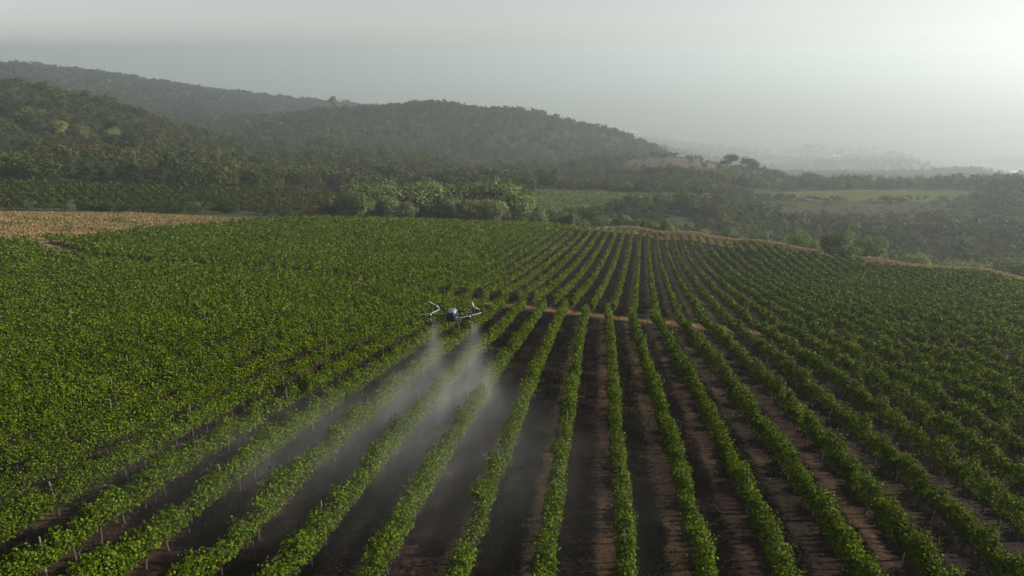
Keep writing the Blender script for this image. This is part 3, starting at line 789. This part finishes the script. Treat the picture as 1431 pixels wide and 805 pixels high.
# ------------------------------------------------------------------ the spraying drone
rD = ray(632, 438.5); DP = rD * 33.6
drone = empty('spray_drone', tuple(DP), -ROW_N); drone.scale = (.95, .95, .88)
tag(drone, 'dark agricultural drone with pale propellers spraying mist over the vine rows', 'drone')
b = MB(); b.box((0, .06, .16), (.42, .58, .16), taper=.7, bev=.3); b.build('body_shell', M['white_shell'], drone, True)
b = MB(); b.box((0, -.34, .09), (.46, .22, .30), taper=.86, bev=.2); b.build('battery', M['tank'], drone)
b = MB(); b.box((0, -.02, -.16), (.54, .66, .36), taper=1.08, bev=.25); b.build('spray_tank', M['tank'], drone, True)
b = MB(); b.tube([(.12, .1, .27), (.12, .1, .36)], [.05, .04], 10); b.tube([(-.12, -.1, .27), (-.12, -.1, .33)], [.045, .03], 10); b.build('antenna', M['white_shell'], drone)
arm_i = 0
for sx in (-1, 1):
    for sy in (-1, 1):
        ex, ey = sx * 1.02, sy * .62
        b = MB(); b.tube([(sx * .2, sy * .2, .03), (sx * .55, sy * .36, .05), (ex, ey, .08)], [.045, .042, .034], 10)
        arm = b.build('arm', M['carbon'], drone, True)
        m = MB(); m.tube([(ex, ey, -.04), (ex, ey, .06), (ex, ey, .15), (ex, ey, .20)], [.055, .085, .085, .05], 14); m.build('motor', M['metal'], arm)
        spin = {(-1, -1): .95, (-1, 1): 2.45, (1, -1): .55, (1, 1): 1.9}[(sx, sy)]
        for k in range(2):
            q = spin + k * math.pi + (.0 if k == 0 else .35 * sx)
            rings = []
            for r_, w_, tw in ((.05, .05, .5), (.16, .105, .42), (.34, .10, .3), (.52, .08, .2), (.66, .045, .12)):
                cx_, cy_ = ex + r_ * math.cos(q), ey + r_ * math.sin(q); tx_, ty_ = -math.sin(q), math.cos(q)
                z_ = .215 + .06 * (r_ / .66) ** 2
                rings.append([(cx_ + tx_ * w_ * s1, cy_ + ty_ * w_ * s1, z_ + w_ * s1 * math.sin(tw) + s2) for s1, s2 in ((-.5, 0), (0, .010), (.5, 0), (0, -.008))])
            p = MB(); p.loft(rings); p.build('propeller_blade', M['blade'], arm, True)
for sx in (-1, 1):
    b = MB(); b.tube([(sx * .22, .22, -.1), (sx * .36, .26, -.5), (sx * .37, .27, -.56)], .022, 8); b.tube([(sx * .22, -.22, -.1), (sx * .36, -.26, -.5), (sx * .37, -.27, -.56)], .022, 8)
    b.tube([(sx * .37, .42, -.56), (sx * .37, -.42, -.56)], .02, 8)
    b.build('landing_skid', M['carbon'], drone, True)
    b = MB(); b.tube([(sx * 1.02, -.62, -.03), (sx * 1.02, -.64, -.30), (sx * 1.03, -.64, -.44), (sx * 1.03, -.64, -.50)], [.026, .03, .055, .07], 10)
    b.build('spray_nozzle', M['dark_shell'], drone, True)
    b = MB(); b.tube([(sx * .22, -.2, -.2), (sx * .6, -.42, -.04), (sx * 1.0, -.62, -.06)], .012, 6); b.build('hose', M['dark_shell'], drone)

# spray: drops blown down and trailing back along the rows
gD = float(ground(DP[0], DP[1])); HD = float(DP[2] - gD) - .5
back_pts = np.array([0, 2, 5, 9, 13, 17.0])
dirr = np.array([math.sin(ROW_N), math.cos(ROW_N)])
SLOPE = float(np.mean([(ground(*(DP[:2] - dirr * q)) - gD) / q for q in (6., 10., 15.)]))
mist = empty('x') if False else None
rings = []
for q in (-1.6, 0, 1.5, 4, 8, 12, 15.5, 19):
    wl = 2.4 + 1.25 * max(q, 0); wr = 2.4 + .95 * max(q, 0); top = max(HD * math.exp(-max(q, 0) / 2.6), 3.0 if q > 0 else HD)
    zb = SLOPE * q
    rings.append([(-wl, -q, zb + .02), (wr, -q, zb + .02), (wr, -q, zb + top), (-wl, -q, zb + top)])
b = MB(); b.loft(rings)
def mist_mat():
    m = bpy.data.materials.new('spray_mist'); m.use_nodes = True; nt = m.node_tree
    for n in list(nt.nodes):
        if n.type == 'BSDF_PRINCIPLED': nt.nodes.remove(n)
    out = nt.nodes['Material Output']; pv = N(nt, 'ShaderNodeVolumePrincipled'); pv.inputs['Color'].default_value = (.96, .97, .98, 1); pv.inputs['Anisotropy'].default_value = .35
    tc = N(nt, 'ShaderNodeTexCoord'); sp = N(nt, 'ShaderNodeSeparateXYZ'); nt.links.new(tc.outputs['Object'], sp.inputs[0])
    def ma(op, a, b_=None, c=None):
        n = N(nt, 'ShaderNodeMath', operation=op)
        for i_, v_ in enumerate((a, b_, c)):
            if v_ is None: continue
            if isinstance(v_, (int, float)): n.inputs[i_].default_value = v_
            else: nt.links.new(v_, n.inputs[i_])
        return n.outputs[0]
    X, Y, Z = sp.outputs
    bk = ma('MULTIPLY', Y, -1.0); bp = ma('MAXIMUM', bk, 0.0)
    h = ma('SUBTRACT', Z, ma('MULTIPLY', bk, SLOPE))
    no = N(nt, 'ShaderNodeTexNoise'); no.inputs['Scale'].default_value = .75; no.inputs['Detail'].default_value = 4; no.inputs['Roughness'].default_value = .6; no.inputs['Distortion'].default_value = .6
    mp = N(nt, 'ShaderNodeMapping'); mp.inputs['Scale'].default_value = (1.2, .55, .7); nt.links.new(tc.outputs['Object'], mp.inputs[0]); nt.links.new(mp.outputs[0], no.inputs['Vector'])
    nz = N(nt, 'ShaderNodeMapRange'); nz.inputs[1].default_value = .36; nz.inputs[2].default_value = .68; nz.inputs[3].default_value = .35; nz.inputs[4].default_value = 1.4; nt.links.new(no.outputs['Fac'], nz.inputs[0])
    tot_ = None
    for sx, k in ((-1, .8), (1, 1.25)):
        xc = ma('ADD', 1.03 * sx, ma('MULTIPLY', bp, -.20 if sx < 0 else .05))
        rr = ma('ADD', ma('ADD', .16, ma('MULTIPLY', ma('MAXIMUM', ma('SUBTRACT', HD, h), 0.0), .20)), ma('MULTIPLY', ma('POWER', bp, .8), .66))
        e = ma('DIVIDE', ma('SUBTRACT', X, xc), rr); g_ = ma('EXPONENT', ma('MULTIPLY', ma('MULTIPLY', e, e), -1.0))
        g_ = ma('MULTIPLY', ma('DIVIDE', g_, ma('POWER', rr, .45)), k)
        tot_ = g_ if tot_ is None else ma('ADD', tot_, g_)
    xc = ma('MULTIPLY', bp, -.22); rr = ma('ADD', .7, ma('MULTIPLY', bp, .50)); e = ma('DIVIDE', ma('SUBTRACT', X, xc), rr)
    g_ = ma('MULTIPLY', ma('EXPONENT', ma('MULTIPLY', ma('MULTIPLY', e, e), -1.0)), ma('MULTIPLY', ma('MINIMUM', ma('MULTIPLY', bp, .25), 1.0), .50)); tot_ = ma('ADD', tot_, g_)
    Ht = ma('ADD', 1.9, ma('MULTIPLY', ma('EXPONENT', ma('MULTIPLY', bp, -.55)), HD - 1.5))
    hv = ma('DIVIDE', ma('MAXIMUM', h, 0.0), Ht); hf = ma('EXPONENT', ma('MULTIPLY', ma('POWER', hv, 6.0), -1.0))
    fo = ma('ADD', ma('EXPONENT', ma('MULTIPLY', bp, -.035)), ma('MULTIPLY', ma('EXPONENT', ma('MULTIPLY', bp, -.9)), 1.1))
    st = N(nt, 'ShaderNodeMapRange'); st.inputs[1].default_value = 1.4; st.inputs[2].default_value = .1; st.inputs[3].default_value = 0; st.inputs[4].default_value = 1; nt.links.new(ma('MULTIPLY', bk, -1.0), st.inputs[0])
    en = N(nt, 'ShaderNodeMapRange'); en.inputs[1].default_value = 10; en.inputs[2].default_value = 18.5; en.inputs[3].default_value = 1; en.inputs[4].default_value = 0; nt.links.new(bk, en.inputs[0])
    D = ma('MULTIPLY', ma('MULTIPLY', ma('MULTIPLY', tot_, hf), ma('MULTIPLY', fo, st.outputs[0])), ma('MULTIPLY', nz.outputs[0], en.outputs[0]))
    D = ma('MULTIPLY', D, MIST)
    nt.links.new(D, pv.inputs['Density']); nt.links.new(pv.outputs[0], out.inputs['Volume'])
    m.cycles.volume_step_rate = .35 if hasattr(m, 'cycles') and hasattr(m.cycles, 'volume_step_rate') else 1
    return m
MIST = .054
mo = b.build('spray_mist', mist_mat()); mo.location = (DP[0], DP[1], gD); mo.rotation_euler = (0, 0, -ROW_N)
tag(mo, 'pale spray mist drifting down from the drone over the rows', 'spray mist', kind='stuff')

# ------------------------------------------------------------------ air
HAZE, HG = .00037, .44
b = MB(); hx = 20600; z0, z1 = -560.0, 40.0
b.v = [(-hx, -hx, z0), (hx, -hx, z0), (hx, hx, z0), (-hx, hx, z0), (-hx, -hx, z1), (hx, -hx, z1), (hx, hx, z1), (-hx, hx, z1)]
b.f = [(0, 3, 2, 1), (4, 5, 6, 7), (0, 1, 5, 4), (1, 2, 6, 5), (2, 3, 7, 6), (3, 0, 4, 7)]
hm = bpy.data.materials.new('haze'); hm.use_nodes = True; nt = hm.node_tree
for n in list(nt.nodes):
    if n.type == 'BSDF_PRINCIPLED': nt.nodes.remove(n)
pv = N(nt, 'ShaderNodeVolumePrincipled'); pv.inputs['Color'].default_value = (.62, .69, .72, 1); pv.inputs['Density'].default_value = HAZE; pv.inputs['Anisotropy'].default_value = HG
nt.links.new(pv.outputs[0], nt.nodes['Material Output'].inputs['Volume'])
tag(b.build('haze', hm), kind='stuff')

# ------------------------------------------------------------------ light, sky, camera
SUN_AZ, SUN_EL, SUN_S, SKY_S = R(81), R(24), 5.0, .066
sun = bpy.data.lights.new('sun', 'SUN'); sun.energy = SUN_S; sun.angle = R(.6); sun.color = (1, .92, .80)
so = bpy.data.objects.new('sun', sun); C.objects.link(so)
from mathutils import Vector
so.rotation_euler = Vector((math.sin(SUN_AZ) * math.cos(SUN_EL), math.cos(SUN_AZ) * math.cos(SUN_EL), math.sin(SUN_EL))).to_track_quat('Z', 'Y').to_euler()
w = bpy.data.worlds.new('World'); SC.world = w; w.use_nodes = True; nt = w.node_tree
sky = nt.nodes.new('ShaderNodeTexSky'); sky.sky_type = 'NISHITA'; sky.sun_disc = False; sky.sun_elevation = SUN_EL; sky.sun_rotation = SUN_AZ
sky.air_density = 1.0; sky.dust_density = .7; sky.ozone_density = 1.0; sky.altitude = 300
bg = nt.nodes['Background']; hs = nt.nodes.new('ShaderNodeHueSaturation'); hs.inputs['Saturation'].default_value = .25; nt.links.new(sky.outputs[0], hs.inputs['Color']); tn = nt.nodes.new('ShaderNodeMix'); tn.data_type = 'RGBA'; tn.blend_type = 'MULTIPLY'; tn.inputs[0].default_value = 1; tn.inputs[7].default_value = (.96, 1.0, 1.0, 1); nt.links.new(hs.outputs[0], tn.inputs[6]); nt.links.new(tn.outputs[2], bg.inputs[0]); bg.inputs[1].default_value = SKY_S
cam = bpy.data.cameras.new('camera'); co = bpy.data.objects.new('camera', cam); C.objects.link(co)
cam.sensor_width = 36; cam.lens = FPX / 1431 * 36; cam.clip_start = .5; cam.clip_end = 80000
co.rotation_euler = (math.pi / 2 - PITCH, 0, 0); co.location = (0, 0, 0)
SC.camera = co
SC.view_settings.view_transform = 'Standard'; SC.view_settings.look = 'None'; SC.view_settings.exposure = .86; SC.view_settings.gamma = 1
cy = SC.cycles if hasattr(SC, 'cycles') else None
SC.render.engine = 'CYCLES'
SC.cycles.use_denoising = True
SC.cycles.max_bounces = 6; SC.cycles.diffuse_bounces = 3; SC.cycles.glossy_bounces = 2; SC.cycles.transmission_bounces = 4; SC.cycles.volume_bounces = 1; SC.cycles.transparent_max_bounces = 8
SC.cycles.volume_max_steps = 512
